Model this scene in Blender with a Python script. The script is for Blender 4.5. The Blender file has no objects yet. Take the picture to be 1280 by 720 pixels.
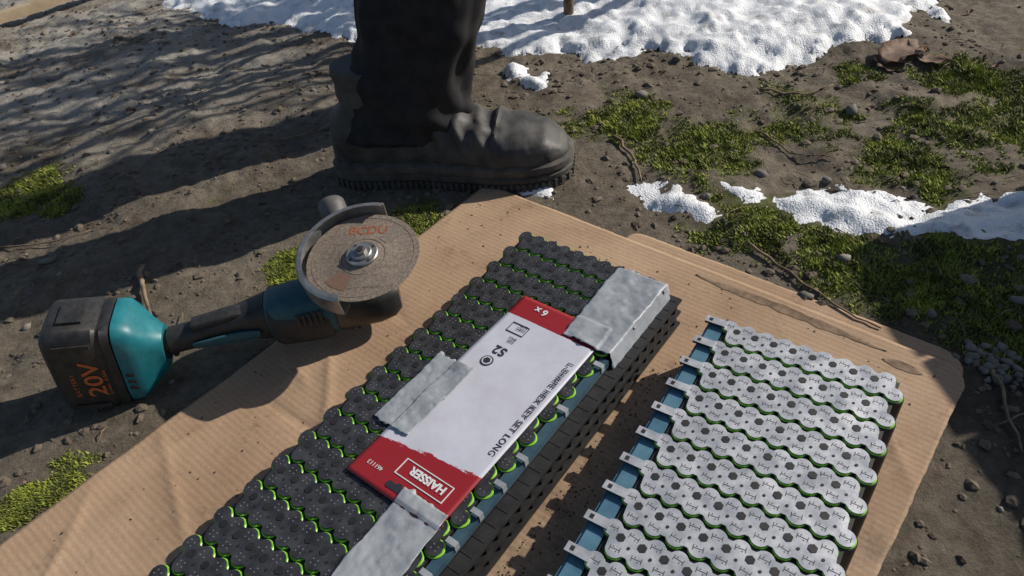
import bpy, math, random, bmesh
from mathutils import Vector, Matrix, noise
random.seed(7)
sc=bpy.context.scene
sin,cos,pi=math.sin,math.cos,math.pi
def rad(a): return math.radians(a)
def N(x,y,z=0.0): return noise.noise(Vector((x,y,z)))
def sst(a,b,x):
    t=max(0,min(1,(x-a)/(b-a))); return t*t*(3-2*t)

# ---------------------------------------------------------------- materials
def M(name,col,col2=None,scale=20,rough=.6,metal=0,bump=0,bscale=200,bdist=.001,detail=6,coat=0,spec=.5,rvar=0):
    m=bpy.data.materials.new(name); m.use_nodes=True; nt=m.node_tree; p=nt.nodes['Principled BSDF']; L=nt.links.new
    p.inputs['Roughness'].default_value=rough; p.inputs['Metallic'].default_value=metal
    p.inputs['Coat Weight'].default_value=coat; p.inputs['Specular IOR Level'].default_value=spec
    tc=nt.nodes.new('ShaderNodeTexCoord')
    if col2:
        n=nt.nodes.new('ShaderNodeTexNoise'); n.inputs['Scale'].default_value=scale; n.inputs['Detail'].default_value=detail; n.inputs['Roughness'].default_value=.65
        L(tc.outputs['Object'],n.inputs['Vector'])
        r=nt.nodes.new('ShaderNodeValToRGB'); r.color_ramp.elements[0].position=.35; r.color_ramp.elements[1].position=.65
        r.color_ramp.elements[0].color=(*col,1); r.color_ramp.elements[1].color=(*col2,1)
        L(n.outputs['Fac'],r.inputs['Fac']); L(r.outputs['Color'],p.inputs['Base Color'])
        if rvar:
            mr=nt.nodes.new('ShaderNodeMapRange'); mr.inputs['From Min'].default_value=.3; mr.inputs['From Max'].default_value=.7
            mr.inputs['To Min'].default_value=rough-rvar; mr.inputs['To Max'].default_value=rough+rvar
            L(n.outputs['Fac'],mr.inputs['Value']); L(mr.outputs[0],p.inputs['Roughness'])
    else: p.inputs['Base Color'].default_value=(*col,1)
    if bump:
        n2=nt.nodes.new('ShaderNodeTexNoise'); n2.inputs['Scale'].default_value=bscale; n2.inputs['Detail'].default_value=5
        L(tc.outputs['Object'],n2.inputs['Vector'])
        b=nt.nodes.new('ShaderNodeBump'); b.inputs['Strength'].default_value=bump; b.inputs['Distance'].default_value=bdist
        L(n2.outputs['Fac'],b.inputs['Height']); L(b.outputs['Normal'],p.inputs['Normal'])
    return m
blackpl=M('black_plastic',(.012,.012,.013),(.035,.033,.031),90,.5,bump=.3,bscale=400,bdist=.0005)
holder_m=M('cell_holder_plastic',(.008,.008,.009),(.022,.021,.02),60,.55)
green_m=M('green_cell_wrap',(.18,.48,.03),(.30,.64,.06),40,.35)
darkplate=M('dark_strip',(.036,.037,.041),(.080,.080,.085),70,.34,metal=.4,bump=.3,bscale=150,bdist=.0006,rvar=.1)
silver=M('nickel_strip',(.46,.47,.49),(.62,.63,.65),45,.40,metal=.55,bump=.25,bscale=120,bdist=.0006,rvar=.12)
markw=M('weld_mark_light',(.42,.42,.42),None,rough=.4,metal=.6)
markd=M('weld_mark_dark',(.05,.05,.05),None,rough=.6)
blue_m=M('blue_insulator',(.05,.13,.19),(.09,.20,.27),30,.4)
blued=M('dark_blue_insulator',(.025,.06,.085),(.05,.10,.13),30,.45)
teal=M('teal_plastic',(.004,.12,.15),(.015,.17,.20),60,.45,bump=.15,bscale=500,bdist=.0003)
tealdk=M('dusty_teal_plastic',(.006,.06,.08),(.03,.095,.11),45,.55,bump=.2,bscale=400,bdist=.0003)
rubber=M('black_rubber',(.014,.014,.014),(.035,.033,.031),40,.55,bump=.25,bscale=300,bdist=.0005)
cap_m=M('handle_cap',(.06,.06,.06),(.11,.105,.10),60,.6)
metal_m=M('grey_steel',(.27,.265,.26),(.42,.41,.39),50,.42,metal=.75,bump=.15,bscale=200,rvar=.1)
dmetal=M('dark_steel',(.06,.06,.06),(.12,.11,.10),50,.45,metal=.7)
disc_m=M('abrasive_disc',(.14,.11,.085),(.27,.215,.17),260,.85,bump=.7,bscale=900,bdist=.0008,detail=3)
orange=M('orange_print',(.42,.11,.04),(.20,.10,.06),420,.7)
orange2=M('orange_label',(.55,.14,.03),(.42,.10,.03),300,.6)
tape_m=M('duct_tape',(.23,.25,.275),(.33,.355,.38),25,.46,metal=0,bump=.55,bscale=90,bdist=.0012,rvar=.1,spec=.45)
textb=M('black_ink',(.02,.02,.03)); textw=M('white_ink',(.65,.65,.65))
trous=M('trouser_cloth',(.010,.010,.012),(.024,.023,.024),35,.88,bump=.5,bscale=700,bdist=.0006,spec=.3)
boot_m=M('boot_rubber',(.022,.022,.022),(.080,.074,.068),22,.60,bump=.45,bscale=160,bdist=.0009,rvar=.1,spec=.4)
sole_m=M('boot_sole',(.03,.028,.026),(.10,.088,.072),30,.8,bump=.3,bscale=250)
wood=M('weathered_wood',(.30,.22,.14),(.42,.33,.22),18,.8,bump=.4,bscale=60)
twig_m=M('twig_bark',(.10,.065,.04),(.26,.19,.12),60,.85,bump=.5,bscale=200)
leaf_m=M('dry_leaf',(.09,.05,.03),(.22,.14,.09),60,.75,bump=.5,bscale=120)
stone_m=M('stone',(.10,.09,.078),(.22,.20,.175),30,.88,bump=.5,bscale=200)
clod_m=M('soil_clod',(.065,.048,.034),(.18,.145,.105),22,.95,bump=.8,bscale=300)
chip_m=M('swarf',(.02,.018,.016),(.07,.055,.04),300,.7)

# ------------------------------------------------------------- mesh builder
class MB:
    def __init__(s): s.v=[];s.f=[];s.mi=[];s.mats=[]
    def m(s,mat):
        if mat not in s.mats: s.mats.append(mat)
        return s.mats.index(mat)
    def add(s,vs,fs,mat):
        o=len(s.v); i=s.m(mat); s.v+= [tuple(v) for v in vs]
        for f in fs: s.f.append(tuple(o+k for k in f)); s.mi.append(i)
    def box(s,x0,x1,y0,y1,z0,z1,mat,T=None):
        vs=[(x0,y0,z0),(x1,y0,z0),(x1,y1,z0),(x0,y1,z0),(x0,y0,z1),(x1,y0,z1),(x1,y1,z1),(x0,y1,z1)]
        if T: vs=[T@Vector(v) for v in vs]
        s.add(vs,[(0,3,2,1),(4,5,6,7),(0,1,5,4),(1,2,6,5),(2,3,7,6),(3,0,4,7)],mat)
    def cyl(s,c,r,z0,z1,mat,n=20,T=None,r2=None,bev=0,rot=0):
        r2=r if r2 is None else r2
        prof=[(r,z0),(r2,z1)] if not bev else [(r-bev,z0),(r,z0+bev),(r2,z1-bev),(r2-bev,z1)]
        vs=[];fs=[]
        for (rr,z) in prof:
            for k in range(n):
                a=2*pi*k/n+rot; vs.append((c[0]+rr*cos(a),c[1]+rr*sin(a),z))
        for i in range(len(prof)-1):
            for k in range(n):
                k2=(k+1)%n; fs.append((i*n+k,i*n+k2,(i+1)*n+k2,(i+1)*n+k))
        fs.append(tuple(range(n-1,-1,-1))); fs.append(tuple((len(prof)-1)*n+k for k in range(n)))
        if T: vs=[T@Vector(v) for v in vs]
        s.add(vs,fs,mat)
    def rings(s,R,mat,cap=True,closed=True):
        n=len(R[0]); vs=[v for r in R for v in r]; fs=[]
        for i in range(len(R)-1):
            for k in range(n if closed else n-1):
                k2=(k+1)%n; fs.append((i*n+k,i*n+k2,(i+1)*n+k2,(i+1)*n+k))
        if cap: fs.append(tuple(range(n-1,-1,-1))); fs.append(tuple((len(R)-1)*n+k for k in range(n)))
        s.add(vs,fs,mat)
    def loftx(s,secs,mat,n=28,e=4,T=None):
        R=[]
        for q in secs:
            x,cy,cz,hy,hz=q[:5]; ee=q[5] if len(q)>5 else e; r=[]
            for k in range(n):
                a=2*pi*k/n; ca,sa=cos(a),sin(a)
                r.append(Vector((x,cy+hy*math.copysign(abs(ca)**(2/ee),ca),cz+hz*math.copysign(abs(sa)**(2/ee),sa))))
            if T: r=[T@v for v in r]
            R.append(r)
        s.rings(R,mat)
    def tube(s,pts,rs,mat,n=8,jit=0):
        R=[];pts=[Vector(p) for p in pts]
        for i,p in enumerate(pts):
            d=(pts[min(i+1,len(pts)-1)]-pts[max(i-1,0)]).normalized()
            u=d.cross(Vector((0,0,1)));
            if u.length<.1: u=d.cross(Vector((0,1,0)))
            u.normalize(); w=u.cross(d); r=rs[i] if hasattr(rs,'__len__') else rs
            R.append([p+(u*cos(2*pi*k/n)+w*sin(2*pi*k/n))*r*(1+random.uniform(-jit,jit)) for k in range(n)])
        s.rings(R,mat)
    def obj(s,name,parent=None,smooth=False,autos=None):
        me=bpy.data.meshes.new(name); me.from_pydata(s.v,[],s.f); me.update()
        for m in s.mats: me.materials.append(m)
        me.polygons.foreach_set('material_index',s.mi)
        if smooth: me.polygons.foreach_set('use_smooth',[True]*len(s.f))
        if autos:
            try: me.set_sharp_from_angle(angle=rad(autos))
            except Exception: pass
        ob=bpy.data.objects.new(name,me); sc.collection.objects.link(ob)
        if parent: ob.parent=parent
        return ob
def empty(name,loc=(0,0,0),rz=0):
    e=bpy.data.objects.new(name,None); sc.collection.objects.link(e); e.location=loc; e.rotation_euler=(0,0,rz); e.empty_display_size=.05; return e
def text(name,body,size,loc,rz,mat,parent,ext=.00008,align='LEFT',rot=None,bold=0,sx=1,sp=1):
    t=bpy.data.curves.new(name,'FONT'); t.body=body; t.size=size; t.extrude=ext; t.offset=bold; t.align_x=align; t.space_character=sp; t.materials.append(mat)
    o=bpy.data.objects.new(name,t); sc.collection.objects.link(o); o.location=loc; o.rotation_euler=rot if rot else (0,0,rz); o.parent=parent; o.scale=(sx,1,1); return o

# ------------------------------------------------------------------ layout
C0=Vector((-.018,1.031)); CW=Vector((.716,-.698)); CD=Vector((-.705,-.709))
def card_wd(x,y):
    r=Vector((x,y))-C0; return r.dot(CW),r.dot(CD)
def boxdist(x,y):
    w,d=card_wd(x,y); dx=max(-w,w-.745); dy=max(-d-.02,d-1.1)
    return max(dx,dy) if max(dx,dy)<0 else math.hypot(max(dx,0),max(dy,0))
FLAT=[(-.10,1.10,.26),(-.11,1.46,.14),(-.5,.68,.17)]
def gh(x,y):
    h=.018*N(x*2.3,y*2.3,1)+.012*N(x*7,y*7,2)+.008*N(x*19,y*19,3)
    h+=.0060*(abs(N(x*38,y*38,4))-.2)+.0040*N(x*75,y*75,5)*(.5+N(x*5,y*5,6))
    f=sst(0,.13,boxdist(x,y))
    for cx,cy,r in FLAT:
        f=min(f,.15+.85*sst(r*.75,r*1.35,math.hypot(x-cx,y-cy)))
    return h*f-.002
SP=[[(-1.0,2.5),(-.87,2.2),(-.78,2.05),(-.50,1.93),(-.29,1.77),(.0,1.62),(.068,1.545),(.177,1.552),(.36,1.47),(.567,1.335),(.70,1.36),(.82,1.40),(1.0,1.44),(1.06,1.6),(1.2,2.2),(1.2,3.4),(-1.6,3.4),(-1.4,2.9)],
    [(.02,1.50),(.06,1.39),(.13,1.36),(.14,1.41),(.07,1.51)],
    [(.205,.995),(.235,.925),(.29,.85),(.335,.865),(.31,.93),(.27,1.0),(.235,1.01)],
    [(.36,.955),(.35,.90),(.45,.825),(.53,.760),(.64,.735),(.72,.70),(.85,.68),(.97,.74),(.88,.82),(.75,.845),(.66,.845),(.58,.89),(.47,.92)],
    [(.01,1.045),(.03,1.005),(.08,.970),(.115,.985),(.06,1.04)]]
def sdp(x,y,P):
    d=1e9; ins=False; j=len(P)-1
    for i in range(len(P)):
        x1,y1=P[i];x2,y2=P[j]
        ex,ey=x2-x1,y2-y1; wx,wy=x-x1,y-y1; t=max(0,min(1,(wx*ex+wy*ey)/(ex*ex+ey*ey)))
        d=min(d,math.hypot(wx-ex*t,wy-ey*t))
        if (y1>y)!=(y2>y) and x<(x2-x1)*(y-y1)/(y2-y1)+x1: ins=not ins
        j=i
    return d if ins else -d
def snowf(x,y):
    if (1.07<y<1.28 and x<.9) or (y<1.07 and (x<0 or x>1.05)) or y<.62 or (1.28<y<1.5 and x<-.1): return -1
    f=max(sdp(x,y,P) for P in SP)
    if f<-.10: return -1
    big=1 if y>1.25 else .45
    return f+.060*big*N(x*7,y*7,21)+.036*N(x*24,y*24,22)*(.6+.4*big)+.014*N(x*65,y*65,23)+(.006 if y<1.2 else 0)
MOSS=[(-.89,1.22,.09,1),(-.80,1.16,.05,.7),(-.141,.960,.055,1),(.24,1.20,.10,.95),(.36,1.06,.12,.95),(.37,.84,.09,.9),(.46,.74,.09,.8),(.70,.95,.12,.8),(.90,1.21,.09,.95),(.72,1.27,.05,1),
      (-.56,.545,.045,.7),(-.33,.89,.045,1),(.60,.66,.17,.85),(.80,.62,.2,.8),(.55,1.15,.12,.65),(.80,1.05,.12,.75),(1.0,1.0,.2,.8),(.62,.50,.08,.5),(-.60,.50,.03,.7)]
def mossf(x,y):
    f=0
    for cx,cy,r,a in MOSS:
        d=math.hypot(x-cx,y-cy)/r
        if d<1.7: f=max(f,a*(1-sst(.25,1.6,d)))
    f+= .55*N(x*13,y*13,8)+.34*N(x*36,y*36,9)-.20
    return f

# ------------------------------------------------------------------ ground
def axis(a,b,st,lo,hi):
    xs=[];x=a
    while x<=b: xs.append(x); x+=st
    L=[];x=a;s=st
    while x>lo: s*=1.35; x-=s; L.append(x)
    R=[];x=xs[-1];s=st
    while x<hi: s*=1.35; x+=s; R.append(x)
    return L[::-1]+xs+R
xs=axis(-1.65,1.45,.0075,-60,60); ys=axis(.15,2.65,.0075,-60,60)
nx=len(xs); V=[];mo=[]
for y in ys:
    for x in xs:
        near=(-1.8<x<1.6 and 0<y<3)
        V.append((x,y,gh(x,y))); mo.append(mossf(x,y) if near else .3*N(x*3,y*3))
F=[(j*nx+i,j*nx+i+1,(j+1)*nx+i+1,(j+1)*nx+i) for j in range(len(ys)-1) for i in range(nx-1)]
me=bpy.data.meshes.new('ground'); me.from_pydata(V,[],F); me.update()
at=me.attributes.new('moss','FLOAT','POINT'); at.data.foreach_set('value',mo)
me.polygons.foreach_set('use_smooth',[True]*len(F))
ground=bpy.data.objects.new('ground',me); sc.collection.objects.link(ground)
gm=bpy.data.materials.new('soil'); gm.use_nodes=True; nt=gm.node_tree; p=nt.nodes['Principled BSDF']; L=nt.links.new; p.inputs['Roughness'].default_value=.88; p.inputs['Specular IOR Level'].default_value=.3
def node(t,**k):
    n=nt.nodes.new(t)
    for a,b in k.items(): n.inputs[a.replace('_',' ')].default_value=b
    return n
def ramp(a,ca,b,cb):
    r=nt.nodes.new('ShaderNodeValToRGB'); e=r.color_ramp.elements; e[0].position=a;e[0].color=(*ca,1);e[1].position=b;e[1].color=(*cb,1); return r
def mix(f,a,b):
    m=nt.nodes.new('ShaderNodeMix'); m.data_type='RGBA'; L(f,m.inputs[0]); L(a,m.inputs[6]); L(b,m.inputs[7]); return m.outputs[2]
tc=node('ShaderNodeTexCoord'); O=tc.outputs['Object']
n1=node('ShaderNodeTexNoise',Scale=4.,Detail=9.,Roughness=.65); L(O,n1.inputs['Vector'])
n2=node('ShaderNodeTexNoise',Scale=48.,Detail=9.,Roughness=.75); L(O,n2.inputs['Vector'])
n3=node('ShaderNodeTexNoise',Scale=260.,Detail=4.,Roughness=.7); L(O,n3.inputs['Vector'])
r1=ramp(.36,(.090,.070,.048),.66,(.235,.198,.150)); L(n1.outputs['Fac'],r1.inputs['Fac'])
r2=ramp(.36,(.042,.033,.022),.68,(.28,.235,.18)); L(n2.outputs['Fac'],r2.inputs['Fac'])
mf=nt.nodes.new('ShaderNodeValue'); mf.outputs[0].default_value=.5
c1=mix(mf.outputs[0],r1.outputs[0],r2.outputs[0])
sx=node('ShaderNodeSeparateXYZ'); L(O,sx.inputs[0])
mr=node('ShaderNodeMapRange'); mr.inputs['From Min'].default_value=.0; mr.inputs['From Max'].default_value=-.9; L(sx.outputs['X'],mr.inputs['Value'])
mr2=node('ShaderNodeMapRange'); mr2.inputs['From Min'].default_value=1.15; mr2.inputs['From Max'].default_value=1.6; L(sx.outputs['Y'],mr2.inputs['Value'])
mm=nt.nodes.new('ShaderNodeMath'); mm.operation='MULTIPLY'; L(mr.outputs[0],mm.inputs[0]); L(mr2.outputs[0],mm.inputs[1])
sh_=ramp(.36,(0,0,0),.52,(1,1,1)); L(n1.outputs['Fac'],sh_.inputs['Fac'])
mm1=nt.nodes.new('ShaderNodeMath'); mm1.operation='MULTIPLY'; L(mm.outputs[0],mm1.inputs[0]); L(sh_.outputs[0],mm1.inputs[1])
dust=ramp(.3,(.25,.23,.20),.7,(.40,.375,.335)); L(n2.outputs['Fac'],dust.inputs['Fac'])
c2=mix(mm1.outputs[0],c1,dust.outputs[0])
mr3=node('ShaderNodeMapRange'); mr3.inputs['From Min'].default_value=.38; mr3.inputs['From Max'].default_value=.58; L(sx.outputs['X'],mr3.inputs['Value'])
mr4=node('ShaderNodeMapRange'); mr4.inputs['From Min'].default_value=.80; mr4.inputs['From Max'].default_value=.66; L(sx.outputs['Y'],mr4.inputs['Value'])
m4=nt.nodes.new('ShaderNodeMath'); m4.operation='MULTIPLY'; L(mr3.outputs[0],m4.inputs[0]); L(mr4.outputs[0],m4.inputs[1])
shade_soil=ramp(.35,(.022,.018,.012),.7,(.085,.070,.048)); L(n2.outputs['Fac'],shade_soil.inputs['Fac'])  # shade on the right-hand ground, painted into the soil colour
c3=mix(m4.outputs[0],c2,shade_soil.outputs[0])
aa=nt.nodes.new('ShaderNodeAttribute'); aa.attribute_name='moss'
mr5=node('ShaderNodeMapRange'); mr5.inputs['From Min'].default_value=.12; mr5.inputs['From Max'].default_value=.55; L(aa.outputs['Fac'],mr5.inputs['Value'])
mc=ramp(.35,(.040,.044,.014),.68,(.14,.155,.032)); L(n2.outputs['Fac'],mc.inputs['Fac'])
c4=mix(mr5.outputs[0],c3,mc.outputs[0]); L(c4,p.inputs['Base Color'])
b1=node('ShaderNodeBump',Strength=1.,Distance=.009); L(n2.outputs['Fac'],b1.inputs['Height'])
b2=node('ShaderNodeBump',Strength=.8,Distance=.0025); L(n3.outputs['Fac'],b2.inputs['Height']); L(b1.outputs[0],b2.inputs['Normal']); L(b2.outputs[0],p.inputs['Normal'])
me.materials.append(gm)

# snow ------------------------------------------------------------------
sV=[];sF=[];idx={}
st=.0068; x0,y0=-1.6,.62; nx_=int(3.0/st); ny_=int(2.4/st)
vals={}
for j in range(ny_):
    y=y0+j*st
    for i in range(nx_):
        x=x0+i*st; f=snowf(x,y)
        if f>-.012: vals[(i,j)]=(x,y,f)
for k,(x,y,f) in vals.items():
    t=max(0,f); big=1 if y>1.3 else .6
    a=min(1,t*30)
    h=gh(x,y)+(-.009+.026*big*(1-math.exp(-(t+.012)/.030))+ a*(.012*big*N(x*11,y*11,31)+.0055*N(x*32,y*32,32)+.0022*abs(N(x*85,y*85,34))+.0020*N(x*150,y*150,33)))
    idx[k]=len(sV); sV.append((x,y,h))
for (i,j) in vals:
    q=[(i,j),(i+1,j),(i+1,j+1),(i,j+1)]
    if all(a in idx for a in q): sF.append(tuple(idx[a] for a in q))
sm=M('snow',(.40,.39,.37),(.80,.82,.85),30,.5,bump=1,bscale=330,bdist=.003,detail=10)
_r=[n for n in sm.node_tree.nodes if n.type=='VALTORGB'][0]; _r.color_ramp.elements[0].position=.30; _r.color_ramp.elements[1].position=.47
me=bpy.data.meshes.new('snow'); me.from_pydata(sV,[],sF); me.update(); me.materials.append(sm); me.polygons.foreach_set('use_smooth',[True]*len(sF))
so=bpy.data.objects.new('snow',me); sc.collection.objects.link(so)

# moss tufts --------------------------------------------------------------
def tint(name,pal,rough=.8):
    m=bpy.data.materials.new(name); m.use_nodes=True; nt=m.node_tree; p=nt.nodes['Principled BSDF']; p.inputs['Roughness'].default_value=rough
    tc=nt.nodes.new('ShaderNodeTexCoord'); n=nt.nodes.new('ShaderNodeTexNoise'); n.inputs['Scale'].default_value=22; n.inputs['Detail'].default_value=6
    g=nt.nodes.new('ShaderNodeNewGeometry'); ad=nt.nodes.new('ShaderNodeMath'); ad.operation='MULTIPLY_ADD'; ad.inputs[1].default_value=.35
    nt.links.new(tc.outputs['Object'],n.inputs['Vector']); nt.links.new(g.outputs['Random Per Island'],ad.inputs[0])
    sb=nt.nodes.new('ShaderNodeMath'); sb.operation='SUBTRACT'; sb.inputs[1].default_value=.17; nt.links.new(n.outputs['Fac'],sb.inputs[0]); nt.links.new(sb.outputs[0],ad.inputs[2])
    r=nt.nodes.new('ShaderNodeValToRGB'); e=r.color_ramp.elements
    e[0].position=.3;e[0].color=(*pal[0],1);e[1].position=.7;e[1].color=(*pal[-1],1)
    q=e.new(.5); q.color=(*pal[1],1)
    nt.links.new(ad.outputs[0],r.inputs['Fac']); nt.links.new(r.outputs[0],p.inputs['Base Color']); return m
moss_m=tint('moss_green',[(.075,.075,.022),(.17,.20,.028),(.34,.38,.045)])
mb=MB(); tries=0; cnt=0
while cnt<27000 and tries<500000:
    tries+=1
    if random.random()<.9:
        cx,cy,r,a=random.choice(MOSS); rr=r*1.6*math.sqrt(random.random()); an=random.uniform(0,2*pi); x=cx+rr*cos(an); y=cy+rr*sin(an)
    else: x=random.uniform(-1.3,1.2); y=random.uniform(.35,1.6)
    f=mossf(x,y)
    if f<.22 or random.random()>(f-.12)*1.6: continue
    if boxdist(x,y)<.004 or math.hypot(x+.13,y-1.1)<.1 or snowf(x,y)>-.002: continue
    z=gh(x,y)-.001; cnt+=1
    for b in range(4):
        h=random.uniform(.0022,.0062)*(.6+f); a=random.uniform(0,2*pi); l=random.uniform(.4,1.3)*h; wd=random.uniform(.0009,.0020)
        dx,dy=cos(a),sin(a); ox,oy=random.uniform(-.004,.004),random.uniform(-.004,.004)
        mb.add([(x+ox-dy*wd,y+oy+dx*wd,z),(x+ox+dy*wd,y+oy-dx*wd,z),(x+ox+dx*l,y+oy+dy*l,z+h)],[(0,1,2)],moss_m)
mb.obj('moss')

# stones, clods --------------------------------------------------------------
bm=bmesh.new(); bmesh.ops.create_icosphere(bm,subdivisions=1,radius=1); bm.verts.ensure_lookup_table()
IV=[v.co.copy() for v in bm.verts]; IF=[tuple(v.index for v in f.verts) for f in bm.faces]; bm.free()
def pebble(mb,x,y,z,r,mat,fl=.65):
    a=random.uniform(0,2*pi); ca,sa=cos(a),sin(a); sxx=random.uniform(.7,1.3); syy=random.uniform(.6,1.1); o=random.uniform(0,99); vs=[]
    for v in IV:
        k=1+.55*N(v.x*1.3+o,v.y*1.3,v.z*1.3+o); X=v.x*sxx*k*r; Y=v.y*syy*k*r
        vs.append((x+X*ca-Y*sa,y+X*sa+Y*ca,z+v.z*fl*k*r))
    mb.add(vs,IF,mat)
mb=MB(); mc_=MB()
k=0
while k<13000:
    x=random.uniform(-1.5,1.2); y=.3+2.2*random.random()**1.4
    if boxdist(x,y)<.006: continue
    if N(x*6,y*6,40)<random.uniform(-.4,.35): continue
    k+=1; r=random.choice([.0010,.0015,.002,.002,.003,.003,.0045,.007]) *random.uniform(.7,1.4)
    pebble(mc_,x,y,gh(x,y)+r*.05,r,clod_m,.55)
k=0
while k<330:
    x=random.uniform(-1.4,1.2); y=.3+2.*random.random()**1.3
    if boxdist(x,y)<.008: continue
    k+=1; r=random.choice([.002,.003,.003,.004,.005,.007])*random.uniform(.7,1.3); pebble(mb,x,y,gh(x,y)+r*.1,r,stone_m)
for i in range(60):
    x=random.gauss(.55,.016); y=random.gauss(.52,.02)
    if boxdist(x,y)>.006: r=random.uniform(.003,.008); pebble(mb,x,y,gh(x,y)+r*.3,r,stone_m)
for (x,y,r) in [(.385,.675,.011),(.40,.66,.006),(-.30,1.42,.014),(.62,.60,.012),(-.75,.98,.012),(-1.0,1.35,.014),(.52,.93,.012),(.43,.97,.014),(-.7,1.6,.012),(.66,1.15,.016),(.30,1.28,.014)]:
    pebble(mb,x,y,gh(x,y)+r*.2,r,stone_m,.5)
mc_.obj('soil_clods',smooth=False); mb.obj('gravel',smooth=True)

# twigs & leaves -------------------------------------------------------------
def twig(pts,r,name='twig',mat=twig_m):
    m=MB(); P=[];n=len(pts)
    for i in range(n-1):
        for t in (0,.25,.5,.75):
            a=Vector(pts[i]).lerp(Vector(pts[i+1]),t); P.append(a+Vector((random.uniform(-1,1),random.uniform(-1,1)))*r*1.2)
    P.append(Vector(pts[-1])); K=len(P)
    m.tube([(q.x,q.y,gh(q.x,q.y)+r*1.1+.002+random.uniform(0,r*.5)) for q in P],[r*(1-.6*i/K) for i in range(K)],mat,7,.2)
    return m.obj(name,smooth=True)
twig([(-.575,.92),(-.55,.86),(-.521,.795)],.0042)
twig([(.218,1.13),(.24,1.06),(.237,.995)],.0032)
twig([(.345,.79),(.38,.72),(.425,.628),(.45,.60)],.0022)
twig([(.539,.513),(.531,.484),(.503,.402)],.0026)
twig([(.60,.50),(.56,.455),(.50,.44)],.0018)
twig([(-.66,1.54),(-.61,1.45)],.003)
twig([(-.95,1.05),(-.75,1.03),(-.70,1.05)],.0018)
twig([(.52,1.24),(.60,1.21),(.66,1.235)],.0022)
twig([(-.42,1.30),(-.32,1.33),(-.25,1.31)],.0022)
twig([(.47,1.12),(.50,1.03),(.56,.99)],.0018)
m=MB()
for i in range(300):
    x=random.uniform(-1.2,1.1); y=.4+1.5*random.random()
    if boxdist(x,y)<.02: continue
    a=random.uniform(0,2*pi); l=random.uniform(.012,.05); z=gh(x,y)+.003
    x2,y2=x+l*cos(a),y+l*sin(a)
    if boxdist(x2,y2)<.02: continue
    m.tube([(x,y,z),((x+x2)/2+random.uniform(-.003,.003),(y+y2)/2,z+.003),(x2,y2,gh(x2,y2)+.002)],[.0006,.0008,.0004],twig_m,5)
m.obj('straw_litter')
def leafgeo(m,x,y,s,rz,curl=1):
    n=9; vs=[];fs=[]; ca,sa=cos(rz),sin(rz); ph=random.uniform(0,6); wr=random.uniform(.28,.5)
    for i in range(n):
        t=i/(n-1); wd=s*wr*math.sin(pi*min(1,t*.92+.05))**.7*(1+.25*math.sin(t*19+ph))
        for j in range(5):
            u=(j-2)/2; X=s*(t-.5)+.05*s*N(i,j,x*9); Y=u*wd; Z=curl*(.35*s*abs(u)**1.5*random.uniform(.2,.8)+.08*s*math.sin(t*pi*1.5+ph))+.004
            vs.append((x+X*ca-Y*sa,y+X*sa+Y*ca,gh(x,y)+Z))
    for i in range(n-1):
        for j in range(4): a=i*5+j; fs.append((a,a+1,a+6,a+5))
    m.add(vs,fs,leaf_m)
def leaf(x,y,s,rz,name='dry_leaf'):
    m=MB(); leafgeo(m,x,y,s,rz,.5); o=m.obj(name,smooth=True); md=o.modifiers.new('s','SOLIDIFY'); md.thickness=.0006; return o
for q in [(.83,1.31,.11,.5),(.79,1.28,.07,1.9),(.87,1.27,.06,2.6)]:
    leaf(*q)
m=MB(); k=0
while k<55:
    x=random.uniform(-1.3,1.1); y=.35+1.7*random.random()
    if boxdist(x,y)<.02 or math.hypot(x+.1,y-1.1)<.26: continue
    k+=1; leafgeo(m,x,y,random.choice([.008,.012,.016,.020]),random.uniform(0,6))
m.obj('leaf_litter',smooth=True)
m=MB(); a=Vector((-1.75,1.835,.02)); b=Vector((-1.03,2.515,.03)); d=(b-a).normalized(); sd=Vector((-d.y,d.x,0))
R=[]
for i in range(25):
    c=a.lerp(b,i/24); c.z=gh(c.x,c.y)*.3+.028; j=.0015*N(i*1.7,0)
    R.append([c+sd*(.019+j)+Vector((0,0,-.013)),c-sd*(.019+j)+Vector((0,0,-.013)),c-sd*(.018+j)+Vector((0,0,.013)),c+sd*(.018+j)+Vector((0,0,.013))])
m.rings(R,wood); m.obj('wooden_stick')
m=MB(); m.tube([(.221,1.72,-.02),(.223,1.72,.05),(.219,1.722,.12),(.222,1.72,.17)],[.012,.012,.011,.0105],twig_m,9,.12); m.obj('wooden_stake',smooth=True)

# bare shrub added out of view, so its branches shade the far left soil
m=MB()
def branch(p0,d,l,r,dep):
    pts=[p0];dd=d.copy();K=6
    for i in range(K):
        dd=(dd+Vector((random.uniform(-1,1),random.uniform(-1,1),random.uniform(-.6,.9)))*.16).normalized(); pts.append(pts[-1]+dd*l/K)
    m.tube(pts,[r*(1-.5*i/K) for i in range(K+1)],twig_m,7,.08)
    if dep>0:
        for q in range(3 if dep>1 else 4):
            i=random.randint(2,K); a=random.uniform(0,2*pi); nd=(dd+Vector((cos(a),sin(a),random.uniform(-.1,.6)))*random.uniform(.5,.9)).normalized()
            branch(pts[i],nd,l*random.uniform(.5,.75),r*.56,dep-1)
for i in range(8):
    a=random.uniform(0,2*pi); branch(Vector((.98+.06*cos(a),2.20+.06*sin(a),-.02)),Vector((.28*cos(a),.28*sin(a),1)).normalized(),random.uniform(.75,1.05),random.uniform(.024,.040),3)
m.obj('added_shade_shrub',smooth=True)

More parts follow.
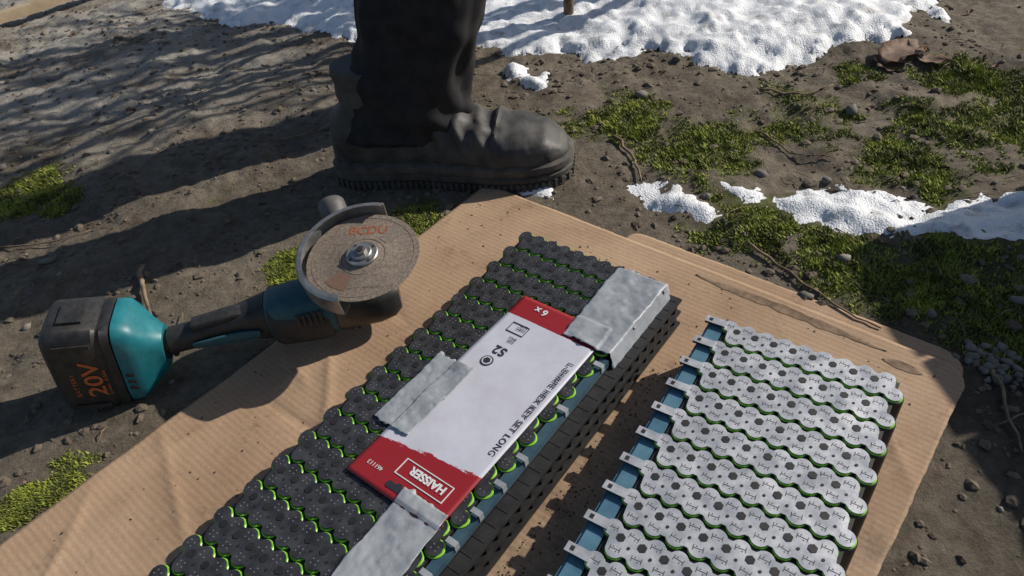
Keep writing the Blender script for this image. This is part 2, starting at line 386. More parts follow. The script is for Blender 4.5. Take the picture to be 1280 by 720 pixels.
# --------------------------------------------------------------- cardboard
cb=bpy.data.materials.new('cardboard'); cb.use_nodes=True; nt=cb.node_tree; p=nt.nodes['Principled BSDF']; L=nt.links.new; p.inputs['Roughness'].default_value=.78; p.inputs['Specular IOR Level'].default_value=.3
tc=node('ShaderNodeTexCoord'); O=tc.outputs['Object']
n1=node('ShaderNodeTexNoise',Scale=5.,Detail=8.,Roughness=.65); L(O,n1.inputs['Vector'])
n2=node('ShaderNodeTexNoise',Scale=350.,Detail=3.); L(O,n2.inputs['Vector'])
n3=node('ShaderNodeTexNoise',Scale=16.,Detail=10.,Roughness=.8); L(O,n3.inputs['Vector'])
r1=ramp(.3,(.31,.200,.122),.7,(.46,.320,.208)); L(n1.outputs['Fac'],r1.inputs['Fac'])
r3=ramp(.55,(1,1,1),.74,(.45,.42,.39)); L(n3.outputs['Fac'],r3.inputs['Fac'])
r2=ramp(.3,(.88,.88,.88),.7,(1.05,1.05,1.05)); L(n2.outputs['Fac'],r2.inputs['Fac'])
def mul(a,b):
    m_=nt.nodes.new('ShaderNodeMix'); m_.data_type='RGBA'; m_.blend_type='MULTIPLY'; m_.inputs[0].default_value=1; L(a,m_.inputs[6]); L(b,m_.inputs[7]); return m_.outputs[2]
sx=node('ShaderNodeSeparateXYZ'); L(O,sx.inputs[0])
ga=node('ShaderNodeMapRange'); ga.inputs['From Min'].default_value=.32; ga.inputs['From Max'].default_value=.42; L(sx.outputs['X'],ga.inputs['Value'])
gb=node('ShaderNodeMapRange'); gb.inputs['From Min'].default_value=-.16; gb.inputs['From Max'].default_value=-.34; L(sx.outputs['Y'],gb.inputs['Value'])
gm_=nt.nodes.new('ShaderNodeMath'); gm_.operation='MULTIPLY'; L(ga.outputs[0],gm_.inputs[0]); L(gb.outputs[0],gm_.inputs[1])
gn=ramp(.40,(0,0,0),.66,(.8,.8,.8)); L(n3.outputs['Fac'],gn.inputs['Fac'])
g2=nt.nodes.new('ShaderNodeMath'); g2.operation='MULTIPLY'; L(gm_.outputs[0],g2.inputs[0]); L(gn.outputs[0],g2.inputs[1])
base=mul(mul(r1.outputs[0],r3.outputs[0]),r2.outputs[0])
# faint flute lines showing through the liner
wv=node('ShaderNodeTexWave',Scale=42.,Distortion=.5,Detail=2.); wv.bands_direction='Y'; L(O,wv.inputs['Vector'])
fl=ramp(.0,(.93,.93,.93),1.,(1.03,1.03,1.03)); L(wv.outputs['Fac'],fl.inputs['Fac']); base=mul(base,fl.outputs[0])
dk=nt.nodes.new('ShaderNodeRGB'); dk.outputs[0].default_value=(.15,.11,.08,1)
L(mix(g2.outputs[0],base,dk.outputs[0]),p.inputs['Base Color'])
bb=node('ShaderNodeBump',Strength=.12,Distance=.0009); L(wv.outputs['Fac'],bb.inputs['Height'])
b4=node('ShaderNodeBump',Strength=.25,Distance=.003); L(n3.outputs['Fac'],b4.inputs['Height']); L(bb.outputs[0],b4.inputs['Normal']); L(b4.outputs[0],p.inputs['Normal'])
cbe=M('cardboard_edge',(.20,.13,.08),(.36,.25,.16),120,.9)
card_rot=math.atan2(CW.y,CW.x)
board=empty('cardboard_sheet',(C0.x,C0.y,0),card_rot)
CREASE=[((.0,-.34),(.26,-.58),.0045),((0,-.52),(.30,-.50),-.004),((.03,-.78),(.24,-.44),.004),((.0,-.20),(.12,-.05),.003),((.04,-.97),(.28,-.72),-.0045),((.66,-.10),(.745,-.2),.003),
        ((.09,-.40),(.03,-.66),.004),((.0,-.62),(.20,-.70),.0035),((.0,-.86),(.22,-.92),-.004),((.0,-.44),(.10,-.47),.004),((.02,-.72),(.10,-.83),.004),((.70,-.25),(.742,-.5),.003),((.0,-.28),(.14,-.32),-.003)]
def cz(x,y):
    z=.0070+.0022*N(x*4,y*4,50)+.0005*N(x*18,y*18,51)
    for a,b,h in CREASE:
        ex,ey=b[0]-a[0],b[1]-a[1]; t=max(0,min(1,((x-a[0])*ex+(y-a[1])*ey)/(ex*ex+ey*ey))); d=math.hypot(x-a[0]-ex*t+.004*N(x*25,y*25,5),y-a[1]-ey*t)
        z+=h*(.65*math.exp(-d/.0045)+.35*math.exp(-d/.03))*(.5+.5*math.sin(pi*t))
    z+=.006*(1-sst(0,.05,x))*(.5+.5*math.sin(y*5))
    return max(z,.0030)
def board_obj(name,X0,X1,Y0,Y1,zf,rads,st=.0042):
    nx=int((X1-X0)/st);ny=int((Y1-Y0)/st);vs=[];fs=[]
    cxm,cym=(X0+X1)/2,(Y0+Y1)/2; hx,hy=(X1-X0)/2,(Y1-Y0)/2
    for j in range(ny+1):
        for i in range(nx+1):
            u=-1+2*i/nx; v=-1+2*j/ny
            x=cxm+u*hx; y=cym+v*hy
            r=rads[(0 if u<0 else 1)+(0 if v<0 else 2)]
            ax=abs(x-cxm)-(hx-r); ay=abs(y-cym)-(hy-r)
            if ax>0 and ay>0:
                mx=max(ax,ay); l=math.hypot(ax,ay); k=mx/l; x=cxm+math.copysign(hx-r+ax*k,x-cxm); y=cym+math.copysign(hy-r+ay*k,y-cym)
            e=.0012*N(x*14,y*14,60)+.0010*N(x*110,y*110,61)
            ed=sst(.92,1,max(abs(u),abs(v))); x+=e*ed; y+=e*ed
            vs.append((x,y,zf(x,y)))
    for j in range(ny):
        for i in range(nx): a=j*(nx+1)+i; fs.append((a,a+1,a+nx+2,a+nx+1))
    m=MB(); m.add(vs,fs,cb); m.m(cbe); o=m.obj(name,board,smooth=True); md=o.modifiers.new('s','SOLIDIFY'); md.thickness=.0034; md.offset=-1; md.material_offset_rim=1; return o
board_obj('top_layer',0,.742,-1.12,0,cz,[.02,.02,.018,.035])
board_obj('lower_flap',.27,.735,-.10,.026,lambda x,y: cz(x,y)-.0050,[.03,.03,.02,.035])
m=MB()
for k in range(2):
    vs=[];fs=[]; n=60
    xA,xB,yy=((.40,.655,-.020),(.655,.700,-.035))[k]
    for i in range(n+1):
        t=i/n; x=xA+(xB-xA)*t; w=.006*math.sin(pi*t)**.5*(1+.5*N(x*60,k)); y=yy+.003*N(x*12,k+3)
        vs+=[(x,y-w,cz(x,y-w)+.0005),(x,y,cz(x,y)+.0016),(x,y+w*.8,cz(x,y+w)+.0030*math.sin(pi*t)+.0002)]
    for i in range(n): a=3*i; fs+=[(a,a+3,a+4,a+1),(a+1,a+4,a+5,a+2)]
    m.add(vs,fs,cbe)
m.obj('torn_liner',board,smooth=True)

# ----------------------------------------------------------- battery packs
PZ=.009
P_=.0212; RS=.01838
def pack(name,loc,ang,ncol,nrow,W,plate_mat,mark_mat,side,LR,CR):
    root=empty(name,loc,ang)
    hol=MB(); cel=MB(); pl=MB(); mk=MB()
    Lg=.0115*2+(nrow-1)*RS
    hol.box(.0085,W-.0085,-Lg+.008,-.008,PZ,.0652,holder_m)
    for j in range(nrow):
        for i in range(ncol):
            x=.0115+i*P_+(j%2)*P_/2; y=-(.0115+j*RS)
            cel.cyl((x,y),CR,.055,.0670,green_m,18,bev=.0006)
            edge=(i in (0,ncol-1)) or j in (0,nrow-1)
            if edge: hol.cyl((x,y),.0108,PZ,.0658,holder_m,16,bev=.0006)
    for k in range(nrow//2):
        jA=2*k; yA=-(.0115+jA*RS); yB=yA-RS
        xa=[.0115+i*P_ for i in range(ncol)]; xb=[v+P_/2 for v in xa]
        X0=xa[0]-LR; X1=xb[-1]+LR; n=(ncol)*14; top=[];bot=[]
        dz=.0005*N(k*3.1,7)
        for s in range(n+1):
            x=X0+(X1-X0)*s/n
            T=[];B=[]
            for c in xa:
                if abs(x-c)<=LR+1e-6: q=math.sqrt(max(0,LR*LR-(x-c)**2)); T.append(yA+q); B.append(yA-q)
            for c in xb:
                if abs(x-c)<=LR+1e-6: q=math.sqrt(max(0,LR*LR-(x-c)**2)); T.append(yB+q); B.append(yB-q)
            inA=xa[0]<=x<=xa[-1]; inB=xb[0]<=x<=xb[-1]
            if inA: T.append(yA+.0036); B.append(yA-.0036)
            if inB: T.append(yB+.0036); B.append(yB-.0036)
            top.append((x,max(T))); bot.append((x,min(B)))
        z1=.0690+dz; z0=.0679+dz; vs=[];fs=[]
        wz=lambda x: .0004*N(x*30,k*2.3)
        for (x,y) in top: vs.append((x,y,z1+wz(x)))
        for (x,y) in bot: vs.append((x,y,z1+wz(x)))
        for (x,y) in top: vs.append((x,y,z0))
        for (x,y) in bot: vs.append((x,y,z0))
        m_=n+1
        for s in range(n):
            fs+=[(m_+s,m_+s+1,s+1,s),(s,s+1,2*m_+s+1,2*m_+s),(3*m_+s,3*m_+s+1,m_+s+1,m_+s)]
        fs+=[(0,2*m_,3*m_,m_),(n,m_+n,3*m_+n,2*m_+n)]
        pl.add(vs,fs,plate_mat)
        for i in range(ncol):
            x=xa[i]+P_/2; y=yA-RS/3+.0002
            if i<ncol-1:
                mk.cyl((x,y),.0044,z1-.0006,z1+.0006,holder_m,6,rot=pi/6)
                mk.cyl((x+P_/2,yB+RS/3),.0016,z1-.0006,z1+.0005,holder_m,6)
        for (xx,yy) in [(v,yA) for v in xa]+[(v,yB) for v in xb]:
            T=Matrix.Translation((xx,yy,z1+wz(xx)))@Matrix.Rotation(random.uniform(-.15,.15),4,'Z')
            if mark_mat is markd:
                for sx_ in (-1,1): mk.box(sx_*.0046-.0003,sx_*.0046+.0003,-.0026,.0026,-.0002,.00025,mark_mat,T)
                mk.box(-.0042,.0042,-.0003,.0003,-.0002,.0002,mark_mat,T)
                mk.box(-.0022,-.0012,.0016,.0024,-.0002,.0003,mark_mat,T); mk.box(.0012,.0022,-.0026,-.0018,-.0002,.0003,mark_mat,T)
            else:
                for (ux,uy) in ((-.0028,.0022),(.0028,.0022),(-.0028,-.0022),(.0028,-.0022)):
                    if random.random()<.85: mk.cyl((ux,uy),.00065,-.0002,.0003,mark_mat,6,T=T)
        if side=='L':
            mk.box(-.017,.008,yA-.0055,yA+.0045,.0699,.0707,plate_mat)
            mk.box(-.0125,-.0085,yA-.0028,yA+.0018,.0705,.07105,holder_m)
            hol.box(-.017,.006,yA-.004,yA+.003,.0656,.0694,holder_m)
        elif k%2==0 or k>7:
            mk.box(W-.006,W+.0055,yA-.0085,yA-.0025,.0699,.0707,silver)
            mk.box(W+.0048,W+.0056,yA-.0084,yA-.0026,.061,.0702,silver)
    if side=='R':
        hol.box(W-.010,W+.004,-Lg+.002,-.004,PZ,.0560,holder_m)
        mk.box(W-.006,W+.0045,-Lg+.0025,-.150,.0562,.0655,blued)
        n=int(Lg/.0184)
        for i in range(n):
            y=-.008-i*.0184
            hol.box(W+.0042,W+.0190,y-.0058,y,PZ,.0540,holder_m)
            hol.box(W+.0042,W+.0130,y-.0150,y-.0085,.0300,.0420,holder_m)
            mk.box(W+.0190,W+.0194,y-.0048,y-.0012,.040,.0500,blackpl)
        for z in (.010,.030,.0500):
            hol.box(W+.0045,W+.0225,-Lg+.003,-.0045,z,z+.0035,holder_m)
    else:
        hol.box(-.004,.010,-Lg+.002,-.004,PZ,.0560,holder_m)
        mk.box(-.010,.0065,-Lg+.0025,-.006,.0562,.0655,blue_m)
        mk.box(-.0135,-.0102,-Lg+.003,-.0065,.050,.0625,blue_m)
        for i in range(int(Lg/.0184)):
            y=-.008-i*.0184; hol.box(-.0095,-.0042,y-.006,y,PZ,.0540,holder_m)
    hol.obj('cell_holder',root,autos=35,smooth=True); cel.obj('cells',root,smooth=True,autos=35); pl.obj('connection_strips',root); mk.obj('weld_marks_and_tabs',root)
    return root
packL=pack('battery_pack',(.0278,.8125,.0),-rad(41.7),10,34,.2235,darkplate,markw,'R',.0085,.0100)
packR=pack('battery_pack',(.2429,.5911,.0),-rad(38.0),9,26,.2025,silver,markd,'L',.00875,.0095)

m=MB()
for i in range(1100):
    s=random.uniform(.05,.66); w=.252+abs(random.gauss(0,.022))
    if N(w*40,s*25,9)<random.uniform(-.4,.2): continue
    x=.0278+.7466*w-.6652*s; y=.8125-.6652*w-.7466*s
    r=random.choice([.0004,.0006,.0009,.0013]); lx,ly=card_wd(x,y); pebble(m,x,y,cz(lx,-ly)+r*.3,r,chip_m,.4)
for i in range(700):
    w=random.uniform(.02,.72); d=random.uniform(.02,.95); r=random.choice([.0004,.0006,.0010,.0016]); x,y=C0+CW*w+CD*d; pebble(m,x,y,cz(w,-d)+r*.3,r,chip_m if random.random()<.5 else clod_m,.5)
m.obj('metal_swarf')

# ------------------------------------------------------------- product card
Wc,Lc=.125,.306
card=empty('packaging_card',(0,0,0),0)
cx0,cs0=.084,.115
rot=-rad(41.7); R2=Matrix.Rotation(rot,4,'Z'); o=Vector((.0278,.8125,0))+R2@Vector((cx0,-cs0,0)); card.location=(o.x,o.y,.0710); card.rotation_euler=(0,0,rot-rad(.8))
cm=bpy.data.materials.new('printed_card'); cm.use_nodes=True; nt=cm.node_tree; p=nt.nodes['Principled BSDF']; L=nt.links.new; p.inputs['Roughness'].default_value=.38
tc=node('ShaderNodeTexCoord'); O=tc.outputs['Object']; sx=node('ShaderNodeSeparateXYZ'); L(O,sx.inputs[0])
nn=node('ShaderNodeTexNoise',Scale=60.,Detail=8.,Roughness=.8); mpp=nt.nodes.new('ShaderNodeMapping'); mpp.inputs['Scale'].default_value=(.35,1.6,1); L(O,mpp.inputs['Vector']); L(mpp.outputs[0],nn.inputs['Vector'])
def math_(op,a,b):
    k=nt.nodes.new('ShaderNodeMath'); k.operation=op
    for i,v in enumerate((a,b)):
        if isinstance(v,(int,float)): k.inputs[i].default_value=v
        else: L(v,k.inputs[i])
    return k.outputs[0]
sl=math_('MULTIPLY',math_('SUBTRACT',sx.outputs['X'],.06),-.16)
nz=math_('MULTIPLY',math_('SUBTRACT',nn.outputs['Fac'],.5),.030)
ny=math_('ADD',math_('ADD',sx.outputs['Y'],nz),sl)
far=math_('GREATER_THAN',math_('ADD',sx.outputs['Y'],math_('MULTIPLY',nz,.15)),-.034)
near=math_('LESS_THAN',ny,-.247)
msk=math_('MAXIMUM',far,near)
red=nt.nodes.new('ShaderNodeRGB'); red.outputs[0].default_value=(.27,.016,.022,1)
smn=node('ShaderNodeTexNoise',Scale=18.,Detail=8.,Roughness=.7); L(O,smn.inputs['Vector']); smr=ramp(.4,(.54,.55,.62),.68,(.46,.46,.51)); L(smn.outputs['Fac'],smr.inputs['Fac'])
L(mix(msk,smr.outputs[0],red.outputs[0]),p.inputs['Base Color'])
m=MB(); vs=[];fs=[]; nx,ny_=24,60
def cardz(x,y): return .0009+.0006*N(x*14,y*14,70)+.0003*math.sin(y*20)
for j in range(ny_+1):
    for i in range(nx+1):
        x=Wc*i/nx; y=-Lc*j/ny_; vs.append((x,y,cardz(x,y)))
for j in range(ny_):
    for i in range(nx): a=j*(nx+1)+i; fs.append((a+nx+1,a+nx+2,a+1,a))
m.add(vs,fs,cm); co=m.obj('card',card,smooth=True); md=co.modifiers.new('s','SOLIDIFY'); md.thickness=.0008; md.offset=-1
zt=.00165
text('title_text','L-SHAPE HEX KEY SET LONG',.0104,(.1115,-.064,zt),-pi/2,textb,card,bold=.00008,sp=1.12)
text('size_text','S2',.018,(.042,-.086,zt),pi,textb,card,bold=.0002)
text('sub_text','SIZE\nBALL',.005,(.040,-.072,zt),pi,textb,card)
text('count_text','6 x',.014,(.045,-.009,zt),pi,textw,card,bold=.0003)
text('brand_text','HAISSER',.0125,(.1045,-.2655,zt),pi,textw,card,bold=.0005)
text('number_text','461113',.007,(.034,-.284,zt),pi,textw,card)
text('label_text','HAC\nCrV',.006,(.040,-.050,zt),pi,textb,card)
m=MB()
for (a,b,c,d) in [(.046,.110,-.2620,-.2610),(.046,.110,-.2815,-.2805),(.046,.047,-.2805,-.2620),(.109,.110,-.2805,-.2620)]: m.box(a,b,c,d,.0008,.0017,textw)
for (a,b,c,d) in [(.018,.042,-.0450,-.0445),(.018,.042,-.0605,-.0600),(.018,.0185,-.060,-.045),(.0415,.042,-.060,-.045)]: m.box(a,b,c,d,.0008,.0017,textb)
m.cyl((.030,-.112),.0078,.0008,.0016,textb,24); m.cyl((.030,-.112),.0062,.0009,.0018,M('card_white',(.50,.51,.57)),24); m.cyl((.030,-.112),.0048,.0009,.0020,textb,6)
for (x,y) in [(.052,-.294),(.062,-.2915),(.072,-.294)]: m.cyl((x,y),.0042,.0006,.0017,textb,14)
m.box(.052,.072,-.2975,-.2905,.0006,.00165,textb)
m.obj('print_marks',card)

# ------------------------------------------------------------------- tapes
def tape(x0,x1,s0,s1,skew,seed,wrap=None,amp=.0019,base=.0736):
    m=MB(); nx,ny=40,64; vs=[];fs=[]
    for j in range(ny+1):
        for i in range(nx+1):
            u=i/nx; v=j/ny
            x=x0+(x1-x0)*u+skew*(v-.5); s=s0+(s1-s0)*v
            ed=.0050*N(x*60,seed,3)+.004*N(x*160,seed)
            if j in(0,ny): s+=ed
            x+=.0024*N(s*40,seed+5)*(1 if i in (0,nx) else .3)
            z=base+amp*N(x*45,s*28,seed)+amp*.8*abs(N(x*110+s*50,s*30,seed+2))+amp*.8*abs(N(x*30-s*70,s*20+x*60,seed+9))+.0003*N(x*300,s*300)
            if not (x>cx0-.002 and x<cx0+Wc and s>cs0-.003 and s<cs0+Lc): z-=.0022
            if wrap and x>wrap:
                e=x-wrap; z-=e*1.1; x=wrap+e*.45
            vs.append((x,-s,z))
    for j in range(ny):
        for i in range(nx): a=j*(nx+1)+i; fs.append((a+nx+1,a+nx+2,a+1,a))
    m.add(vs,fs,tape_m); o=m.obj('duct_tape',None,smooth=True); o.location=(.0278,.8125,0); o.rotation_euler=(0,0,rot)
    md=o.modifiers.new('s','SOLIDIFY'); md.thickness=.0003; return o
tape(.160,.247,.008,.147,.006,11,wrap=.226)
tape(.056,.108,.246,.357,-.002,23)
tape(.151,.208,.404,.56,.006,37)

# ----------------------------------------------------------------- grinder
G=empty('angle_grinder',(-.575,.665,.001),rad(8))
BA=empty('battery_assembly',(.028,0,.003),0); BA.rotation_euler=(0,rad(10),0); BA.scale=(.84,1,1.08); BA.parent=G
m=MB()
bz=.062
m.loftx([(-.046,0,bz,.030,.046),(-.044,0,bz,.034,.052),(-.036,0,bz,.0405,.0600),(-.030,0,bz,.0415,.0610),(.026,0,bz,.0415,.0610),(.030,0,bz,.0385,.0580),(.033,0,bz,.0385,.0580),(.036,0,bz,.0405,.0595),(.047,0,bz,.039,.0575)],blackpl,44,7)
for z in (.030,.038,.046,.078,.086,.094): m.box(-.0475,-.0435,-.022,.022,z,z+.004,blackpl)
for s_ in(-1,1):
    m.box(-.026,.022,s_*.0422-.0012,s_*.0422+.0012,.104,.110,blackpl); m.box(-.026,.022,s_*.0422-.0012,s_*.0422+.0012,.012,.018,blackpl)
m.box(-.02,.012,-.018,.018,.1215,.1262,blackpl)
m.obj('battery',BA,smooth=True,autos=40)
m=MB()
m.loftx([(.0472,0,bz+.001,.037,.056),(.050,0,bz+.001,.0405,.0590),(.066,0,bz+.001,.0405,.0575),(.076,0,bz+.001,.0360,.050),(.088,0,bz,.029,.038),(.100,0,bz,.024,.030,3),(.106,0,bz,.0225,.027,2.6)],teal,44,5)
for z in (.035,.045,.055): m.box(.054,.066,-.0418,-.040,z,z+.004,blackpl)
m.obj('rear_housing',BA,smooth=True,autos=40)
m=MB(); secs=[]
for i in range(7):
    x=.109+i*.0045; r=.0215 if i%2==0 else .0180; secs.append((x,0,bz-.003,r-.0006*i,r-.0004*i,2.4)); secs.append((x+.0022,0,bz-.003,r-.0006*i,r-.0004*i,2.4))
secs+=[(.142,0,bz,.0165,.0165,2.6),(.175,.001,bz+.001,.0165,.0165,2.8),(.205,.002,bz+.003,.0180,.0190,3),(.235,.002,bz+.004,.0215,.0235,3),(.262,.002,bz+.003,.0265,.0295,3)]
m.loftx(secs,rubber,32,2.6)
m.loftx([(.165,-.002,bz+.0155,.007,.002),(.170,-.002,bz+.0185,.0105,.0060),(.225,-.002,bz+.0235,.0115,.0065),(.235,-.002,bz+.0225,.008,.003)],blackpl,20,4)
m.loftx([(.165,-.0185,bz-.002,.002,.004),(.170,-.0190,bz-.002,.0025,.005),(.225,-.0225,bz,.0030,.007),(.250,-.026,bz,.002,.005)],tealdk,16,4)
m.obj('handle',G,smooth=True,autos=45)
m=MB()
m.loftx([(.2622,.002,bz+.003,.0262,.0288),(.268,.002,bz+.003,.0300,.0325),(.300,.002,bz+.002,.0335,.0355),(.335,.002,bz+.001,.0345,.0360),(.347,.002,bz+.001,.0335,.0345)],tealdk,36,3)
m.loftx([(.2655,.002,bz+.002,.0310,.0300),(.274,.002,bz-.005,.0345,.0270),(.325,.002,bz-.007,.0362,.0290),(.338,.002,bz-.007,.0345,.0270)],rubber,36,4)
for i in range(5): m.box(.300+i*.007,.3035+i*.007,-.0352,-.0335,bz+.002,bz+.022,blackpl)
m.obj('motor_housing',G,smooth=True,autos=45)
m=MB()
m.loftx([(.3472,.002,bz,.0325,.0335),(.352,.002,bz,.0335,.0345),(.368,.002,bz,.0325,.0340),(.400,.002,bz-.002,.0320,.0330),(.420,.002,bz-.004,.027,.028),(.430,.002,bz-.005,.018,.020)],dmetal,36,3.2)
hx=.398
m.cyl((hx,.002),.0285,bz+.020,.106,dmetal,32,bev=.003); m.cyl((hx,.002),.021,.106,.116,metal_m,32)
for (ax,ay) in((.358,-.024),(.358,.028),(.424,-.018),(.424,.022)): m.cyl((ax,ay),.0045,bz+.022,bz+.033,metal_m,12)
m.obj('gear_head',G,smooth=True,autos=40)
DT=Matrix.Translation((hx,.004,.124))@Matrix.Rotation(rad(9),4,'X')@Matrix.Rotation(rad(-3),4,'Y')
m=MB()
n=72
prof=[(.0110,.0020),(.0235,.0024),(.028,.0006),(.0725,.0006),(.0728,-.0002),(.0725,-.0010),(.011,-.0010)]
R=[[DT@Vector((r*(1+(.004*N(3*cos(2*pi*k/n),3*sin(2*pi*k/n)) if r>.05 else 0))*cos(2*pi*k/n),r*sin(2*pi*k/n),z)) for k in range(n)] for r,z in prof]
m.rings(R,disc_m,cap=False)
m.obj('cutting_disc',G,smooth=True,autos=40)
m=MB()
m.cyl((0,0),.0205,.0026,.0065,metal_m,36,T=DT,bev=.001); m.cyl((0,0),.0130,.0065,.0095,metal_m,30,T=DT,bev=.0008); m.cyl((0,0),.0075,.0095,.0135,metal_m,6,T=DT); m.cyl((0,0),.0042,.0135,.0155,dmetal,16,T=DT)
for k in range(4):
    a=k*pi/2+.4; m.cyl((.0165*cos(a),.0165*sin(a)),.0020,.0064,.0068,dmetal,10,T=DT)
m.obj('flange_nut',G,smooth=True,autos=35)
m=MB()
def arcband(r0,r1,a0,a1,z,mat,n=30):
    vs=[];fs=[]
    for i in range(n+1):
        a=rad(a0+(a1-a0)*i/n); vs+=[DT@Vector((r0*cos(a),r0*sin(a),z)),DT@Vector((r1*cos(a),r1*sin(a),z))]
    for i in range(n): fs.append((2*i,2*i+1,2*i+3,2*i+2))
    m.add(vs,fs,mat)
labm=M('disc_label',(.27,.22,.18),(.16,.13,.10),220,.8)
arcband(.0285,.0300,0,360,.0011,labm,60)
arcband(.034,.058,208,240,.0010,M('disc_print_faded',(.20,.10,.06),(.13,.09,.07),500,.8)); arcband(.033,.062,20,42,.0010,labm)
arcband(.0655,.0663,0,360,.0010,labm,60)
m.obj('disc_print',G)
tt=text('disc_text','BCDU',.019,(0,0,0),0,orange,G,bold=.0004,align='CENTER'); tt.matrix_local=DT@Matrix.Rotation(rad(-16),4,'Z')@Matrix.Translation((0,.038,.0009))
tt=text('disc_small_text','125x1.2x22.2 mm  max 80 m/s',.0052,(0,0,0),0,labm,G,align='CENTER'); tt.matrix_local=DT@Matrix.Rotation(rad(-16),4,'Z')@Matrix.Translation((0,-.052,.0009))
m=MB(); a0,a1=62,245; n=60; prof=[(.030,-.0150),(.0790,-.0150),(.0810,-.0130),(.0815,.0120),(.0795,.0145),(.0745,.0150)]
prof2=[(.030,-.0162),(.0795,-.0162),(.0822,-.0135),(.0828,.0128),(.0800,.0158),(.0745,.0162)]
R=[]
for i in range(n+1):
    a=rad(a0+(a1-a0)*i/n); R.append([DT@Vector((r*cos(a),r*sin(a),z)) for r,z in prof]+[DT@Vector((r*cos(a),r*sin(a),z)) for r,z in prof2[::-1]])
m.rings(R,metal_m)
m.obj('guard',G,smooth=True,autos=35)
m=MB(); A=Vector((hx-.012,.03,bz+.008)); B=Vector((.362,.138,.128))
pr=[(0,.006),(.16,.006),(.18,.020),(.22,.021),(.26,.0145),(.5,.0165),(.78,.0155)]
m.tube([A+(B-A)*t for t,_ in pr],[r for _,r in pr],rubber,20)
pr=[(.785,.0160),(.88,.0190),(.97,.0190),(1.0,.0165),(1.02,.010)]
m.tube([A+(B-A)*t for t,_ in pr],[r for _,r in pr],cap_m,20); m.obj('side_handle',G,smooth=True,autos=50)
text('voltage_text','20V',.034,(.022,-.0424,.030),0,orange2,BA,rot=(pi/2,-pi/2,0),bold=.0005)
text('battery_brand_text','BATTERY',.0090,(-.012,-.0424,.032),0,orange2,BA,rot=(pi/2,-pi/2,0))
text('lithium_text','Li-ion  4.0Ah',.0075,(.030,-.0424,.032),0,orange2,BA,rot=(pi/2,-pi/2,0))

# ------------------------------------------------------------------ person
person=empty('person',(0,0,0),0)
def boot(name,ankx,anky,rz,S=1.0):
    T=Matrix.Translation((ankx,anky,.0))@Matrix.Rotation(rz,4,'Z')@Matrix.Diagonal((S,S*.98,S*.92,1))
    m=MB()
    def lin(pts,x,sm=0):
        for a,b in zip(pts,pts[1:]):
            if a[0]<=x<=b[0]:
                t=(x-a[0])/(b[0]-a[0])
                if sm: t=t*t*(3-2*t)*.5+t*.5
                return a[1]+(b[1]-a[1])*t
        return pts[-1][1]
    def hw(x): return lin([(-.088,.018),(-.08,.030),(-.06,.038),(-.02,.038),(.03,.038),(.08,.045),(.13,.052),(.17,.050),(.20,.040),(.215,.026),(.222,.013)],x)
    def tp(x): return lin([(-.088,.075),(-.08,.105),(-.055,.13),(-.02,.138),(.02,.132),(.05,.116),(.08,.098),(.12,.085),(.16,.078),(.19,.069),(.21,.055),(.222,.042)],x,1)
    R=[];n=60
    X=-.088
    while X<=.2215:
        w=hw(X); h=tp(X); b=.018; r=[]
        fa=sst(.0,.03,X)*(1-sst(.12,.16,X))
        for k in range(n):
            a=2*pi*k/n; ca,sa=cos(a),sin(a); cz_=(h+b)/2; hz=(h-b)/2
            y=w*math.copysign(abs(ca)**(.60),ca); z=cz_+hz*math.copysign(abs(sa)**(.75),sa)
            if z>.055: y*=1-.36*((z-.055)/.10)**.8*(1 if X>-.02 else .5)
            fold=.0032*fa*math.sin((X-.02)*230+2.5*ca+2.5*N(ca*2,X*20,z*15))
            if sa>0: z+=fold*sa
            y+=fold*.7*math.copysign(1,ca) if z>.05 else 0
            if .030<z<.046: y*=1.04
            # moulded toe-cap seam and rand lines
            if X>.128 and X<.134 and sa>0: z+=.0022
            if .060<z<.064 and X>.10: y*=1.02
            y+=.0020*N(X*40,z*40,ankx*9); z+=.0012*N(X*50,y*50,ankx*7) if sa>0 else 0
            r.append(T@Vector((X,y,z)))
        R.append(r); X+=.0028
    m.rings(R,boot_m)
    R=[]
    for i in range(8):
        z=.10+i*.010; rr=.045+.0015*math.sin(i*2.3); R.append([T@Vector((-.018+rr*1.10*cos(2*pi*k/30),rr*.84*sin(2*pi*k/30),z)) for k in range(30)])
    m.rings(R,boot_m)
    def outline(off):
        P=[]
        K=40
        for i in range(K+1): x=-.088+.3095*i/K; P.append((x,-(hw(x)+off)))
        for i in range(K,-1,-1): x=-.088+.3095*i/K; P.append((x,hw(x)+off))
        c=.06; return [((x-c)*(1+off*5)+c,y) for x,y in P]
    R=[]
    for off,z in [(-.002,-.004),(.003,.000),(.004,.008),(.0020,.010),(.0020,.012),(.0045,.014),(.0050,.020),(.0025,.022),(.0025,.024),(.0048,.026),(.0045,.034),(-.002,.040)]:
        R.append([T@Vector((x,y,z)) for x,y in outline(off)])
    m.rings(R,sole_m)
    O1=outline(.0048); nO=len(O1)
    for i in range(nO):
        x,y=O1[i]; x2,y2=O1[(i+1)%nO]; dx,dy=x2-x,y2-y; l=math.hypot(dx,dy)
        if l<1e-4: continue
        cnt=max(1,int(l/.009))
        for q in range(cnt):
            t=(q+.5)/cnt; px,py=x+dx*t,y+dy*t; TT=T@Matrix.Translation((px,py,0))@Matrix.Rotation(math.atan2(dy,dx),4,'Z'); m.box(-.0019,.0019,-.0010,.0010,.001,.0125,sole_m,TT)
    return m.obj(name,person,smooth=True,autos=42)
boot('boot_near',-.158,1.118,rad(-12),1.32); boot('boot_far',-.112,1.42,rad(80),1.12)
